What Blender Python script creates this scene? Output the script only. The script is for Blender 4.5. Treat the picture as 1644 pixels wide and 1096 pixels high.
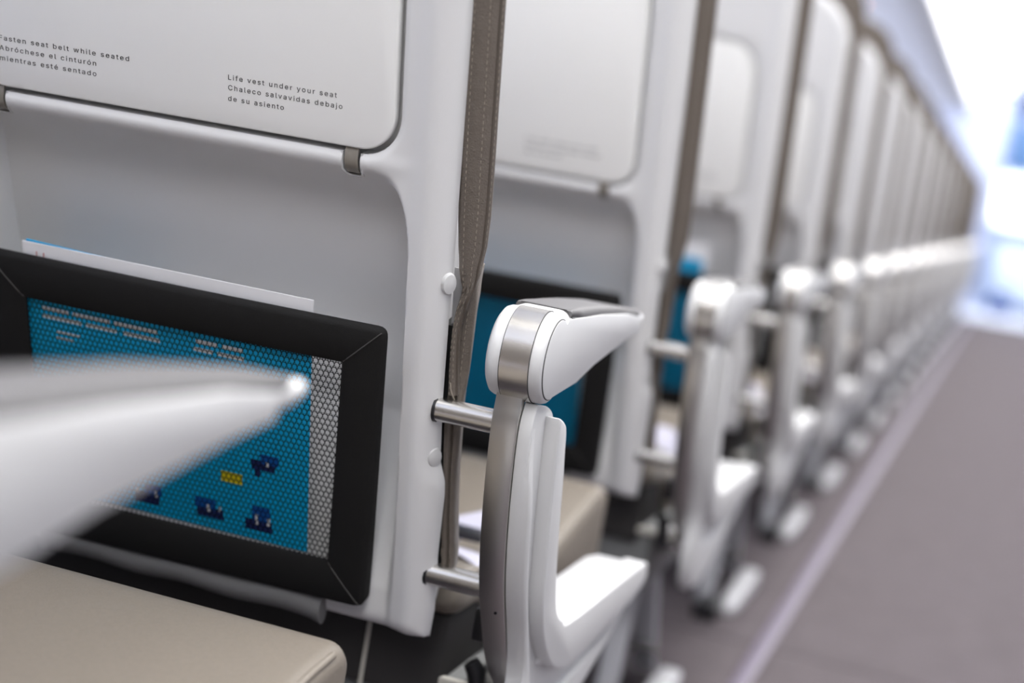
import bpy, bmesh, math, random
import numpy as np
from mathutils import Vector, Matrix

for o in list(bpy.data.objects):
    bpy.data.objects.remove(o)
SC = bpy.context.scene
COL = SC.collection
random.seed(4)

# ------------------------------------------------------------------ camera
cd = bpy.data.cameras.new('camera')
cam = bpy.data.objects.new('camera', cd)
COL.objects.link(cam)
# columns: image right, image up, backwards (measured from the vanishing points)
cr = Vector((0.94098136, 0.29357439, 0.16842847))
cdn = Vector((0.1938187, -0.05943531, -0.97923529))
cf = Vector((-0.27746781, 0.95408675, -0.11282772))
cam.matrix_world = Matrix(((cr.x, -cdn.x, -cf.x, 0.0),
                           (cr.y, -cdn.y, -cf.y, 0.0),
                           (cr.z, -cdn.z, -cf.z, 0.735),
                           (0, 0, 0, 1)))
cd.lens = 58.0
cd.sensor_width = 36.0
cd.clip_start = 0.02
cd.clip_end = 100
cd.dof.use_dof = True
cd.dof.focus_distance = 1.215
cd.dof.aperture_fstop = 2.6
SC.camera = cam

# ------------------------------------------------------------------ view, world, big lights
SC.view_settings.view_transform = 'Standard'
SC.view_settings.look = 'None'
SC.view_settings.gamma = 1.0
SC.view_settings.exposure = 0.40
SC.view_settings.use_curve_mapping = False
world = bpy.data.worlds.new('cabin_air')
SC.world = world
world.use_nodes = True
wb = world.node_tree.nodes['Background']
wb.inputs[0].default_value = (0.80, 0.86, 1.0, 1)
wb.inputs[1].default_value = 0.6


def area(name, loc, sx, sy, power, color, rot=(0, 0, 0)):
    l = bpy.data.lights.new(name, 'AREA')
    l.shape = 'RECTANGLE'
    l.size, l.size_y = sx, sy
    l.energy = power
    l.color = color
    o = bpy.data.objects.new(name, l)
    o.location = loc
    o.rotation_euler = rot
    COL.objects.link(o)
    return o


CAB_Y0, CAB_Y1 = -5.0, 16.2
CARPET_Y1 = 14.7
# light of the cove lamps that run along the ceiling on both sides of the aisle
area('ceiling_lamp_light', (0.0, 6.75, 2.06), 0.55, 17.5, 228, (1.0, 0.985, 0.97))
# added fill light for assumed daylight from the right; no windows are modelled there
area('added_fill_light_right', (1.60, 4.0, 1.25), 0.36, 17.0, 24, (0.97, 0.985, 1.0), (0, math.radians(90), 0))
# unseen wash lamps on the left side wall, added to brighten the bin underside
area('added_bin_wash_light', (-1.42, 5.0, 1.52), 0.10, 18.0, 92, (0.90, 0.93, 1.0), (0, math.radians(-115), 0))
# daylight and lamps in the door zone at the far end
area('door_zone_light', (0.15, 15.9, 2.02), 1.4, 2.4, 40, (0.86, 0.92, 1.0))


# ------------------------------------------------------------------ materials
def mat(name, color, rough=0.5, metal=0.0, noise=0.0, nscale=60.0, bump=0.0, bscale=200.0, spec=0.5,
        brushed=None, coat=0.0):
    m = bpy.data.materials.new(name)
    m.use_nodes = True
    nt = m.node_tree
    b = nt.nodes['Principled BSDF']
    b.inputs['Base Color'].default_value = (*color, 1)
    b.inputs['Roughness'].default_value = rough
    b.inputs['Metallic'].default_value = metal
    b.inputs['Specular IOR Level'].default_value = spec
    if coat:
        b.inputs['Coat Weight'].default_value = coat
        b.inputs['Coat Roughness'].default_value = 0.2
    tc = nt.nodes.new('ShaderNodeTexCoord')
    src = tc.outputs['Object']
    if brushed:
        mp = nt.nodes.new('ShaderNodeMapping')
        mp.inputs['Scale'].default_value = brushed
        nt.links.new(src, mp.inputs['Vector'])
        src = mp.outputs['Vector']
    if noise:
        n = nt.nodes.new('ShaderNodeTexNoise')
        n.inputs['Scale'].default_value = nscale
        n.inputs['Detail'].default_value = 3
        nt.links.new(src, n.inputs['Vector'])
        mx = nt.nodes.new('ShaderNodeMix')
        mx.data_type = 'RGBA'
        mx.inputs[6].default_value = (*[c * (1 - noise) for c in color], 1)
        mx.inputs[7].default_value = (*[min(1, c * (1 + noise)) for c in color], 1)
        nt.links.new(n.outputs['Fac'], mx.inputs[0])
        nt.links.new(mx.outputs[2], b.inputs['Base Color'])
    if bump:
        n2 = nt.nodes.new('ShaderNodeTexNoise')
        n2.inputs['Scale'].default_value = bscale
        n2.inputs['Detail'].default_value = 4
        nt.links.new(src, n2.inputs['Vector'])
        bp = nt.nodes.new('ShaderNodeBump')
        bp.inputs['Strength'].default_value = bump
        bp.inputs['Distance'].default_value = 0.001
        nt.links.new(n2.outputs['Fac'], bp.inputs['Height'])
        nt.links.new(bp.outputs['Normal'], b.inputs['Normal'])
    return m


def emis(name, color, strength):
    m = bpy.data.materials.new(name)
    m.use_nodes = True
    b = m.node_tree.nodes['Principled BSDF']
    b.inputs['Base Color'].default_value = (*color, 1)
    b.inputs['Emission Color'].default_value = (*color, 1)
    b.inputs['Emission Strength'].default_value = strength
    return m


def leather(name, color, rough, bump, scale):
    m = mat(name, color, rough, noise=0.10, nscale=300)
    nt = m.node_tree
    b = nt.nodes['Principled BSDF']
    tc = [n for n in nt.nodes if n.type == 'TEX_COORD'][0]
    v = nt.nodes.new('ShaderNodeTexVoronoi')
    v.inputs['Scale'].default_value = scale
    v.feature = 'DISTANCE_TO_EDGE'
    nz = nt.nodes.new('ShaderNodeTexNoise')
    nz.inputs['Scale'].default_value = scale * 0.25
    nz.inputs['Detail'].default_value = 3
    nt.links.new(tc.outputs['Object'], v.inputs['Vector'])
    nt.links.new(tc.outputs['Object'], nz.inputs['Vector'])
    ad = nt.nodes.new('ShaderNodeMath')
    ad.operation = 'MULTIPLY_ADD'
    ad.inputs[1].default_value = 0.6
    nt.links.new(v.outputs['Distance'], ad.inputs[0])
    nt.links.new(nz.outputs['Fac'], ad.inputs[2])
    bp = nt.nodes.new('ShaderNodeBump')
    bp.inputs['Strength'].default_value = bump
    bp.inputs['Distance'].default_value = 0.0012
    nt.links.new(ad.outputs[0], bp.inputs['Height'])
    nt.links.new(bp.outputs['Normal'], b.inputs['Normal'])
    return m


M = {}
M['shell'] = mat('white_shell_plastic', (0.725, 0.725, 0.728), 0.38, bump=0.06, bscale=900)
M['tray'] = mat('tray_laminate', (0.83, 0.83, 0.815), 0.42, bump=0.04, bscale=1200)
M['white'] = mat('white_gloss_plastic', (0.625, 0.625, 0.625), 0.42)
M['pad'] = mat('grey_soft_pad', (0.125, 0.122, 0.125), 0.62, spec=0.3, bump=0.10, bscale=900)
M['metal'] = mat('brushed_aluminium', (0.74, 0.725, 0.70), 0.27, 1.0, noise=0.06, nscale=40, brushed=(8, 300, 300))
M['post'] = mat('post_aluminium', (0.56, 0.545, 0.52), 0.33, 1.0, noise=0.06, nscale=40, brushed=(300, 300, 8))
M['rod'] = mat('satin_steel_tube', (0.72, 0.71, 0.69), 0.27, 1.0, noise=0.05, nscale=30, brushed=(6, 200, 200))
M['ink'] = mat('dark_print_ink', (0.045, 0.045, 0.045), 0.6)
M['black'] = mat('black_neoprene', (0.0065, 0.0062, 0.006), 0.75, noise=0.3, nscale=900, bump=0.35, bscale=1500, spec=0.3)
M['mesh'] = mat('black_mesh_yarn', (0.004, 0.004, 0.004), 0.85, spec=0.15)
M['seam'] = mat('grey_seam_thread', (0.06, 0.057, 0.055), 0.7)
M['taupe'] = leather('taupe_leather', (0.150, 0.127, 0.106), 0.46, 0.75, 480)
M['taupe_dark'] = leather('taupe_leather_lining', (0.095, 0.077, 0.062), 0.55, 0.4, 700)
M['thread'] = mat('beige_stitch_thread', (0.32, 0.28, 0.23), 0.7)
M['beige'] = leather('beige_leather', (0.20, 0.172, 0.140), 0.5, 0.25, 420)
M['beige_pipe'] = leather('beige_leather_piping', (0.235, 0.205, 0.17), 0.5, 0.2, 420)
M['strap'] = mat('bronze_hinge_strap', (0.30, 0.275, 0.24), 0.38, 0.35)
M['slot'] = mat('slot_lining', (0.02, 0.02, 0.02), 0.7)
M['card_white'] = mat('card_white_paper', (0.82, 0.82, 0.84), 0.45)
M['card_blue'] = mat('card_blue_print', (0.0, 0.52, 0.95), 0.4, noise=0.12, nscale=25)
M['card_navy'] = mat('card_navy_print', (0.008, 0.02, 0.12), 0.4)
M['card_mid'] = mat('card_mid_blue_print', (0.0, 0.10, 0.45), 0.4)
M['card_yellow'] = mat('card_yellow_print', (0.85, 0.70, 0.02), 0.4)
M['card_red'] = mat('card_red_print', (0.45, 0.02, 0.02), 0.4)
M['mag_blue'] = mat('magazine_blue_cover', (0.0, 0.33, 0.62), 0.4, noise=0.15, nscale=18)
M['belt'] = mat('lilac_grey_webbing', (0.50, 0.49, 0.58), 0.7, bump=0.4, bscale=900)
M['buckle'] = mat('black_buckle_metal', (0.03, 0.03, 0.035), 0.35, 0.6)
M['pan'] = mat('grey_pan_panel', (0.16, 0.165, 0.165), 0.5)
M['pale'] = mat('pale_edge_trim', (0.50, 0.48, 0.43), 0.55)
M['lever'] = mat('black_lever_plastic', (0.012, 0.012, 0.014), 0.35)
M['joint'] = mat('dark_joint_seal', (0.05, 0.05, 0.05), 0.7)
M['tape'] = mat('black_hook_tape', (0.008, 0.008, 0.008), 0.8)
M['bracket'] = mat('grey_bracket_plate', (0.36, 0.36, 0.37), 0.45)
M['hem'] = mat('grey_hem_cloth', (0.17, 0.168, 0.168), 0.7, bump=0.3, bscale=700)
M['leg'] = mat('grey_leg_paint', (0.42, 0.42, 0.44), 0.42)
M['shoe'] = mat('white_foot_fairing', (0.68, 0.68, 0.70), 0.35)
M['dark'] = mat('dark_under_seat_block', (0.03, 0.028, 0.028), 0.8)

# ------------------------------------------------------------------ geometry helpers
ROOT = Vector((-0.6085, 1.2, 0.0))
PITCH = 0.76
AL = math.radians(18)
CA, SA, TA = math.cos(AL), math.sin(AL), math.tan(AL)
Y0, Z0 = 1.1575, 0.5744


def P(x, z, w=0.0):
    """point on the tilted seat-back plane; x and z as measured there, w = height above it towards the passenger behind"""
    return (x, Y0 - (z - Z0) * TA - w * CA, z - w * SA)


def link(name, me, m=None, parent=None):
    me.name = name
    o = bpy.data.objects.new(name, me)
    COL.objects.link(o)
    if m is not None:
        ms = m if isinstance(m, (list, tuple)) else [m]
        ix = [p.material_index for p in me.polygons]
        me.materials.clear()
        for k in ms:
            me.materials.append(k)
        if len(ms) > 1:
            me.polygons.foreach_set('material_index', ix)
    if parent is not None:
        o.parent = parent
    return o


def pymesh(verts, faces, smooth=True, local=True, idx=None, sharp=35):
    me = bpy.data.meshes.new('m')
    off = ROOT if local else Vector((0, 0, 0))
    v = np.array(verts, dtype=float) - np.array(off)
    me.from_pydata(v.tolist(), [], [tuple(int(i) for i in f) for f in faces])
    me.validate()
    bm = bmesh.new()
    bm.from_mesh(me)
    bmesh.ops.recalc_face_normals(bm, faces=bm.faces)
    bm.to_mesh(me)
    bm.free()
    if smooth:
        me.polygons.foreach_set('use_smooth', [True] * len(me.polygons))
        if sharp:
            me.set_sharp_from_angle(angle=math.radians(sharp))
    if idx is not None and len(idx) == len(me.polygons):
        me.polygons.foreach_set('material_index', idx)
    me.update()
    return me


def bake(me, mods, sharp=35):
    """apply modifiers to a mesh and return the evaluated mesh"""
    o = bpy.data.objects.new('tmp', me)
    COL.objects.link(o)
    for kind, kw in mods:
        md = o.modifiers.new(kind, kind)
        for k, v in kw.items():
            setattr(md, k, v)
    dg = bpy.context.evaluated_depsgraph_get()
    dg.update()
    r = bpy.data.meshes.new_from_object(o.evaluated_get(dg))
    bpy.data.objects.remove(o)
    r.polygons.foreach_set('use_smooth', [True] * len(r.polygons))
    r.set_sharp_from_angle(angle=math.radians(sharp))
    return r


def bev(me, width, seg=3, sharp=35):
    return bake(me, [('BEVEL', dict(width=width, segments=seg, limit_method='ANGLE', angle_limit=math.radians(30)))], sharp)


def loft(rings, cap=True, smooth=True, sharp=40, closed=True, local=True):
    n = len(rings[0])
    v, f = [], []
    for r in rings:
        v += [tuple(p) for p in r]
    for i in range(len(rings) - 1):
        for j in range(n if closed else n - 1):
            k = (j + 1) % n
            f.append((i * n + j, i * n + k, (i + 1) * n + k, (i + 1) * n + j))
    if cap and closed:
        f.append(tuple(range(n)))
        f.append(tuple(range((len(rings) - 1) * n, len(rings) * n)))
    return pymesh(v, f, smooth, local, sharp=sharp)


def rrect(x0, x1, y0, y1, r, seg=5):
    r = min(r, (x1 - x0) / 2 - 1e-5, (y1 - y0) / 2 - 1e-5)
    pts = []
    for cx, cy, a0 in ((x1 - r, y1 - r, 0), (x0 + r, y1 - r, 90), (x0 + r, y0 + r, 180), (x1 - r, y0 + r, 270)):
        for i in range(seg + 1):
            a = math.radians(a0 + 90 * i / seg)
            pts.append((cx + r * math.cos(a), cy + r * math.sin(a)))
    return pts


def rrect2(x0, x1, y0, y1, rb, rt, seg=10):
    pts = []
    for cx, cy, a0, r in ((x1 - rt, y1 - rt, 0, rt), (x0 + rt, y1 - rt, 90, rt), (x0 + rb, y0 + rb, 180, rb), (x1 - rb, y0 + rb, 270, rb)):
        for i in range(seg + 1):
            a = math.radians(a0 + 90 * i / seg)
            pts.append((cx + r * math.cos(a), cy + r * math.sin(a)))
    return pts


def tube(path, r, seg=14, local=True, cap=True, sharp=50):
    path = [Vector(p) for p in path]
    rings = []
    up = None
    for i, p in enumerate(path):
        t = (path[min(i + 1, len(path) - 1)] - path[max(i - 1, 0)]).normalized()
        if up is None:
            up = Vector((0, 0, 1)) if abs(t.z) < 0.9 else Vector((1, 0, 0))
        a = t.cross(up).normalized()
        b = a.cross(t).normalized()
        up = b
        rr = r[i] if isinstance(r, (list, tuple)) else r
        rings.append([p + a * rr * math.cos(2 * math.pi * k / seg) + b * rr * math.sin(2 * math.pi * k / seg) for k in range(seg)])
    return loft(rings, cap=cap, local=local, sharp=sharp)


def prism_x(poly, x0, x1, local=True, sharp=30):
    """polygon in (Y, Z) pushed out along X"""
    n = len(poly)
    v = [(x0, y, z) for y, z in poly] + [(x1, y, z) for y, z in poly]
    f = [tuple(range(n)), tuple(range(n, 2 * n))] + [(i, (i + 1) % n, n + (i + 1) % n, n + i) for i in range(n)]
    return pymesh(v, f, True, local, sharp=sharp)


def box(x0, x1, y0, y1, z0, z1, local=True, b=0.0, seg=2):
    me = pymesh([(x, y, z) for x in (x0, x1) for y in (y0, y1) for z in (z0, z1)],
                [(0, 1, 3, 2), (4, 6, 7, 5), (0, 4, 5, 1), (2, 3, 7, 6), (0, 2, 6, 4), (1, 5, 7, 3)], True, local, sharp=30)
    return bev(me, b, seg) if b else me


def join(meshes):
    """several pieces of one part joined to one mesh"""
    bm = bmesh.new()
    for me in meshes:
        bm.from_mesh(me)
    out = bpy.data.meshes.new('m')
    bm.to_mesh(out)
    bm.free()
    for me in meshes:
        bpy.data.meshes.remove(me)
    out.polygons.foreach_set('use_smooth', [True] * len(out.polygons))
    out.set_sharp_from_angle(angle=math.radians(38))
    return out


def spline(pts, n):
    """Catmull-Rom through the points"""
    p = [np.array(q, float) for q in pts]
    p = [2 * p[0] - p[1]] + p + [2 * p[-1] - p[-2]]
    out = []
    segs = len(p) - 3
    for i in range(n):
        t = i / (n - 1) * segs
        k = min(int(t), segs - 1)
        u = t - k
        a, b, c, d = p[k:k + 4]
        out.append(0.5 * (2 * b + (c - a) * u + (2 * a - 5 * b + 4 * c - d) * u * u + (3 * b - 3 * c + d - a) * u ** 3))
    return out


def interp(x, xs, ys):
    return float(np.interp(x, xs, ys))


def sstep(a, b, x):
    t = np.clip((x - a) / (b - a), 0, 1)
    return t * t * (3 - 2 * t)


def sd_rr(px, pz, cx, cz, hx, hz, r):
    qx = np.abs(px - cx) - (hx - r)
    qz = np.abs(pz - cz) - (hz - r)
    return np.hypot(np.maximum(qx, 0), np.maximum(qz, 0)) + np.minimum(np.maximum(qx, qz), 0) - r


def tag(o, label, cat, group=None, kind=None):
    if kind:
        o['kind'] = kind
    if label:
        o['label'] = label
    if cat:
        o['category'] = cat
    if group:
        o['group'] = group
    return o


def stitch_row(path, dash=0.0026, gap=0.0014, r=0.00042, normal=None):
    """raised stitches along a polyline, as one mesh"""
    path = [Vector(p) for p in path]
    seglen = [(path[i + 1] - path[i]).length for i in range(len(path) - 1)]
    tot = sum(seglen)

    def at(s):
        for i, L in enumerate(seglen):
            if s <= L or i == len(seglen) - 1:
                return path[i].lerp(path[i + 1], min(1, s / max(L, 1e-9)))
            s -= L
    ms = []
    s = 0
    while s + dash < tot:
        a, b = at(s), at(s + dash)
        ms.append(tube([a, a.lerp(b, .5) + (normal or Vector()) * r, b], [r * .7, r, r * .7], 5))
        s += dash + gap
    return join(ms)


# ==================================================================== the setting
def struct(name, me, m):
    return tag(link(name, me, m), None, None, kind='structure')


# carpet
def carpet_mat():
    m = mat('grey_violet_carpet', (0.108, 0.092, 0.099), 0.9, noise=0.22, nscale=14, bump=0.6, bscale=500, spec=0.2)
    return m


# floor with the carpet joint at y = 2.7 modelled as a shallow step between two lengths of carpet
FL = []
struct('floor', join([box(-1.72, 1.72, CAB_Y0, 2.700, -0.03, 0.0, False), box(-1.72, 1.72, 2.708, CARPET_Y1, -0.03, 0.0, False),
                      box(-1.72, 1.72, 2.690, 2.720, -0.05, -0.006, False)]), carpet_mat())
struct('floor_galley', box(-1.72, 1.72, CARPET_Y1, 17.5, -0.03, 0.0, False), mat('pale_galley_floor', (0.84, 0.87, 0.93), 0.35))
strip = link('floor_light_strip', bev(box(-0.283, -0.255, CAB_Y0, CARPET_Y1, -0.002, 0.004, False), 0.002, 2),
             mat('pale_violet_strip', (0.115, 0.092, 0.14), 0.5))
tag(strip, 'long pale violet guide strip along the carpet edge beside the seats', 'floor strip')

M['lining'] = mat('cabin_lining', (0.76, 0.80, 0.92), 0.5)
M['lining_low_bounce'] = mat('cabin_lining_low_bounce', (0.42, 0.43, 0.46), 0.5)  # unseen right and rear walls, darkened to cut the fill light they bounce
M['bin_under'] = mat('bin_underside_plastic', (0.74, 0.78, 0.88), 0.5)
M['bin_white'] = mat('bin_door_plastic', (0.86, 0.86, 0.88), 0.35)
for s, side in ((-1, 'left'), (1, 'right')):
    wall = [(s * 1.70, 0.0), (s * 1.76, 0.6), (s * 1.72, 1.1), (s * 1.60, 1.60), (s * 1.50, 1.80), (s * 1.15, 2.12)]
    th = 0.05
    poly = wall + [(x + s * th, z) for x, z in reversed(wall)]
    n = len(poly)
    v = [(x, CAB_Y0, z) for x, z in poly] + [(x, 17.5, z) for x, z in poly]
    f = [tuple(range(n)), tuple(range(n, 2 * n))] + [(i, (i + 1) % n, n + (i + 1) % n, n + i) for i in range(n)]
    struct('wall_' + side, pymesh(v, f, True, False), M['lining'] if s < 0 else M['lining_low_bounce'])
    # overhead bins: one long fixed run with a rounded bottom edge
    prof = [(1.58, 1.66), (0.80, 1.645), (0.70, 1.640), (0.57, 1.632), (0.535, 1.645), (0.525, 1.68), (0.545, 1.78), (0.60, 1.90), (0.66, 1.97), (1.2, 2.0)]
    prof = [(s * x, z) for x, z in prof]
    n = len(prof)
    y1b = 13.6
    v = [(x, CAB_Y0, z) for x, z in prof] + [(x, y1b, z) for x, z in prof]
    f = [tuple(range(n)), tuple(range(n, 2 * n))] + [(i, (i + 1) % n, n + (i + 1) % n, n + i) for i in range(n)]
    me = pymesh(v, f, True, False)
    me.materials.append(M['bin_white'])
    me.materials.append(M['bin_under'])
    me.materials.append(M['lining'])
    for p in me.polygons:
        c = p.center
        if abs(p.normal.z) > 0.5 and c.z < 1.655:
            p.material_index = 1 if abs(c.x) < 0.72 else 2
    struct('trim_%d' % (1 if s < 0 else 2), me, [M['bin_white'], M['bin_under'], M['lining']])
ceil = [(-1.2, 2.12), (-0.62, 2.0), (-0.50, 2.10), (0.50, 2.10), (0.62, 2.0), (1.2, 2.12)]
poly = ceil + [(x, z + 0.06) for x, z in reversed(ceil)]
n = len(poly)
v = [(x, CAB_Y0, z) for x, z in poly] + [(x, 17.5, z) for x, z in poly]
f = [tuple(range(n)), tuple(range(n, 2 * n))] + [(i, (i + 1) % n, n + (i + 1) % n, n + i) for i in range(n)]
struct('ceiling', pymesh(v, f, True, False), mat('white_ceiling', (0.9, 0.9, 0.92), 0.5))
for s in (-1, 1):
    lt = link('ceiling_light', bev(box(min(s * 0.30, s * 0.46), max(s * 0.30, s * 0.46), -2.0, CAB_Y1, 2.078, 2.098, False), 0.006),
              emis('ceiling_lamp_diffuser', (1.0, 0.99, 0.98), 2.5))
    tag(lt, ('long white lamp strip along the ceiling above the aisle side of the seats' if s < 0 else
             'long white lamp strip along the ceiling on the far side of the aisle'), 'ceiling light')

# far end: bulkheads, door zone
M['bulk'] = mat('lavender_bulkhead', (0.52, 0.56, 0.72), 0.5)
struct('wall_front_left', box(-1.72, -0.32, CAB_Y1 - .02, CAB_Y1 + .04, 0, 2.05, False), M['bulk'])
struct('wall_front_right', box(0.32, 1.72, CAB_Y1 - .02, CAB_Y1 + .04, 0, 2.05, False), M['bulk'])
struct('wall_far', box(-1.72, 1.72, 17.30, 17.36, 0, 2.1, False), mat('far_wall_lining', (0.42, 0.50, 0.70), 0.5))
struct('wall_back', box(-1.72, 1.72, CAB_Y0 - .06, CAB_Y0, 0, 2.1, False), M['lining_low_bounce'])

# ==================================================================== one aisle seat, built in the place of the sharp one
XC, HW = -0.6085, 0.2235          # centre line and half width of the seat back
ZT, ZB = 1.135, 0.334             # top and bottom of the shell
TR = dict(x0=-0.7836, x1=-0.4334, z0=0.7185, z1=0.957, r=0.026)   # tray


def shell_w(x, z, hw):
    """height of the shell surface over its plane"""
    ax = np.abs(x - XC)
    # distance inside the outline
    d = np.minimum(np.minimum(hw - ax, (ZT - z) * 1.0), (z - ZB) * 1.0)
    R = 0.016
    dd = np.clip(R - d, 0, R)
    w = -(R - np.sqrt(np.maximum(R * R - dd * dd, 0))) * 0.75
    # crowned side column
    w += 0.0035 * np.exp(-((ax - 0.203) / 0.011) ** 2)
    # long literature recess below the tray, with a rolled lip on top
    zk = 0.45
    s = -sd_rr(ax, (z - .7125) * zk, 0.0, -0.5, 0.1900, 0.5, 0.032)
    tdn = np.maximum(.7080 - z, 0)
    depth = (.043 + .010 * sstep(.66, .56, z)) * (1 - np.exp(-(tdn / .028) ** 1.7))
    depth = depth * np.interp(z, [ZB, .37, .43, .50, .9], [.02, .10, .45, 1, 1])
    q = np.clip(s / 0.0080, 0, 1)
    ease = q * q * (3 - 2 * q)
    w += -depth * ease
    w += 0.0010 * np.exp(-((z - 0.7100) / 0.0060) ** 2) * sstep(0.20, 0.17, ax)
    # the surface rolls down into the gap around the tray
    t = sd_rr(x, z, (TR['x0'] + TR['x1']) / 2, (TR['z0'] + TR['z1']) / 2, (TR['x1'] - TR['x0']) / 2 + .0039,
              (TR['z1'] - TR['z0']) / 2 + .0039, TR['r'] + .0039)
    g = np.clip(1 - t / 0.006, 0, 1)
    w += -0.0022 * g * g
    return w


def make_shell():
    zs = np.unique(np.concatenate([np.linspace(ZB, ZB + .02, 9), np.linspace(ZB + .02, .66, 90), np.linspace(.66, .745, 44),
                                   np.linspace(.745, 1.10, 70), np.linspace(1.10, ZT, 24)]))
    ss = np.unique(np.concatenate([np.linspace(-1, -.76, 40), np.linspace(-.76, .76, 110), np.linspace(.76, 1, 40)]))

    def hwz(z):
        h = HW - 0.0
        # side outline: slightly waisted beside the rods
        h = np.interp(z, [ZB, .36, .4085, .46, .472, .487, .5377, .60, .63, .83, 1.0], [HW - .004, HW - .001, HW - .001, HW + .0015, HW + .001, HW - .0035, HW - .0045, HW - .0035, HW - .0022, HW + .001, HW + .001])
        r = 0.095
        k = np.clip(z - (ZT - r), 0, r)
        return h - r + np.sqrt(np.maximum(r * r - k * k, 0)) + 0.0
    nz, ns = len(zs), len(ss)
    Z, S = np.meshgrid(zs, ss, indexing='ij')
    Hh = hwz(Z)
    X = XC + S * Hh
    W = shell_w(X, Z, Hh)
    v = [P(X[i, j], Z[i, j], W[i, j]) for i in range(nz) for j in range(ns)]
    f = []
    for i in range(nz - 1):
        for j in range(ns - 1):
            a = i * ns + j
            f.append((a, a + 1, a + ns + 1, a + ns))
    # rim and closed back
    loop = [j for j in range(ns)] + [i * ns + ns - 1 for i in range(1, nz)] + [(nz - 1) * ns + j for j in range(ns - 2, -1, -1)] + [i * ns for i in range(nz - 2, 0, -1)]
    base = len(v)
    for q in loop:
        i, j = divmod(q, ns)
        v.append(P(XC + (X[i, j] - XC) * 0.968, Z[i, j], -0.0205))
    L = len(loop)
    for k in range(L):
        f.append((loop[k], loop[(k + 1) % L], base + (k + 1) % L, base + k))
    base2 = len(v)
    for q in loop:
        i, j = divmod(q, ns)
        v.append(P(XC + (X[i, j] - XC) * 0.940, ZB + .012 + (Z[i, j] - ZB) * (ZT - ZB - .06) / (ZT - ZB), -0.0645))
    for k in range(L):
        f.append((base + k, base + (k + 1) % L, base2 + (k + 1) % L, base2 + k))
    f.append(tuple(base2 + k for k in range(L)))
    me = pymesh(v, f, True)
    # cut the tray well and the two strap slots
    def cutter(poly, w0, w1):
        n = len(poly)
        vv = [P(x, z, w0) for x, z in poly] + [P(x, z, w1) for x, z in poly]
        ff = [tuple(range(n)), tuple(range(n, 2 * n))] + [(i, (i + 1) % n, n + (i + 1) % n, n + i) for i in range(n)]
        c = bpy.data.objects.new('cut', pymesh(vv, ff, False))
        COL.objects.link(c)
        return c
    g = 0.0041
    c1 = cutter(rrect2(TR['x0'] - g, TR['x1'] + g, TR['z0'] - g, TR['z1'] + g, TR['r'] + g, .048 + g), -0.014, 0.03)
    cs = [c1]
    for sx in (-0.4666, -0.7660):
        cs.append(cutter(rrect(sx - .0072, sx + .0072, .6965, .7300, .005, 4), -0.016, 0.03))
    me = bake(me, [('BOOLEAN', dict(operation='DIFFERENCE', object=c, solver='EXACT')) for c in cs], sharp=50)
    for c in cs:
        bpy.data.objects.remove(c)
    return me


seat = bpy.data.objects.new('airline_seat', None)
seat.empty_display_size = 0.2
seat.location = ROOT
COL.objects.link(seat)

shell = link('back_shell', make_shell(), M['shell'], seat)
# rims of the strap slots
for sx in (-0.4666, -0.7660):
    pts = [P(x, z, shell_w(np.array(x), np.array(z), HW) + .0002) for x, z in
           [(sx - .0080, .7145), (sx - .0080, .702), (sx - .0068, .6970), (sx - .003, .6955), (sx + .003, .6955), (sx + .0068, .6970), (sx + .0080, .702), (sx + .0080, .7145)]]
    link('slot_rim', tube(pts, 0.0011, 8), M['white'], shell)
# oval plugs on the edge of the shell
for x, z, s in ((-0.3892, .6300, 1), (-0.3928, .4925, 1), (2 * XC + .3892, .6300, -1), (2 * XC + .3935, .4925, -1)):
    c = Vector(P(x + s * .0005, z, -0.0065))
    rings = []
    nrm = Vector((s * 0.8, -0.6 * CA, -0.6 * SA)).normalized()
    upv = Vector((0, -SA, CA))
    sd = upv.cross(nrm).normalized()
    for k, (h, q) in enumerate(((-.003, 1.0), (0.0012, 1.0), (.0026, .88), (.0033, .5), (.0035, .1))):
        rings.append([c + nrm * h + sd * (.0062 * q * math.cos(a)) + upv * (.0086 * q * math.sin(a)) for a in [2 * math.pi * t / 20 for t in range(20)]])
    link('screw_cap', loft(rings), M['white'], shell)

# ---------------------------------------------------------------- tray table
poly = rrect2(TR['x0'], TR['x1'], TR['z0'], TR['z1'], TR['r'], .048)
n = len(poly)
v = [P(x, z, -0.008) for x, z in poly] + [P(x, z, 0.0012) for x, z in poly]
f = [tuple(range(n)), tuple(range(n, 2 * n))] + [(i, (i + 1) % n, n + (i + 1) % n, n + i) for i in range(n)]
tray = link('tray_table', bev(pymesh(v, f), 0.0016, 3), M['tray'], seat)


FONT = None
try:                                     # the sans serif that ships with Blender, else its built-in face
    import os
    FONT = bpy.data.fonts.load(os.path.join(bpy.utils.system_resource('DATAFILES'), 'fonts', 'Inter.woff2'))
except Exception:
    FONT = None


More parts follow.
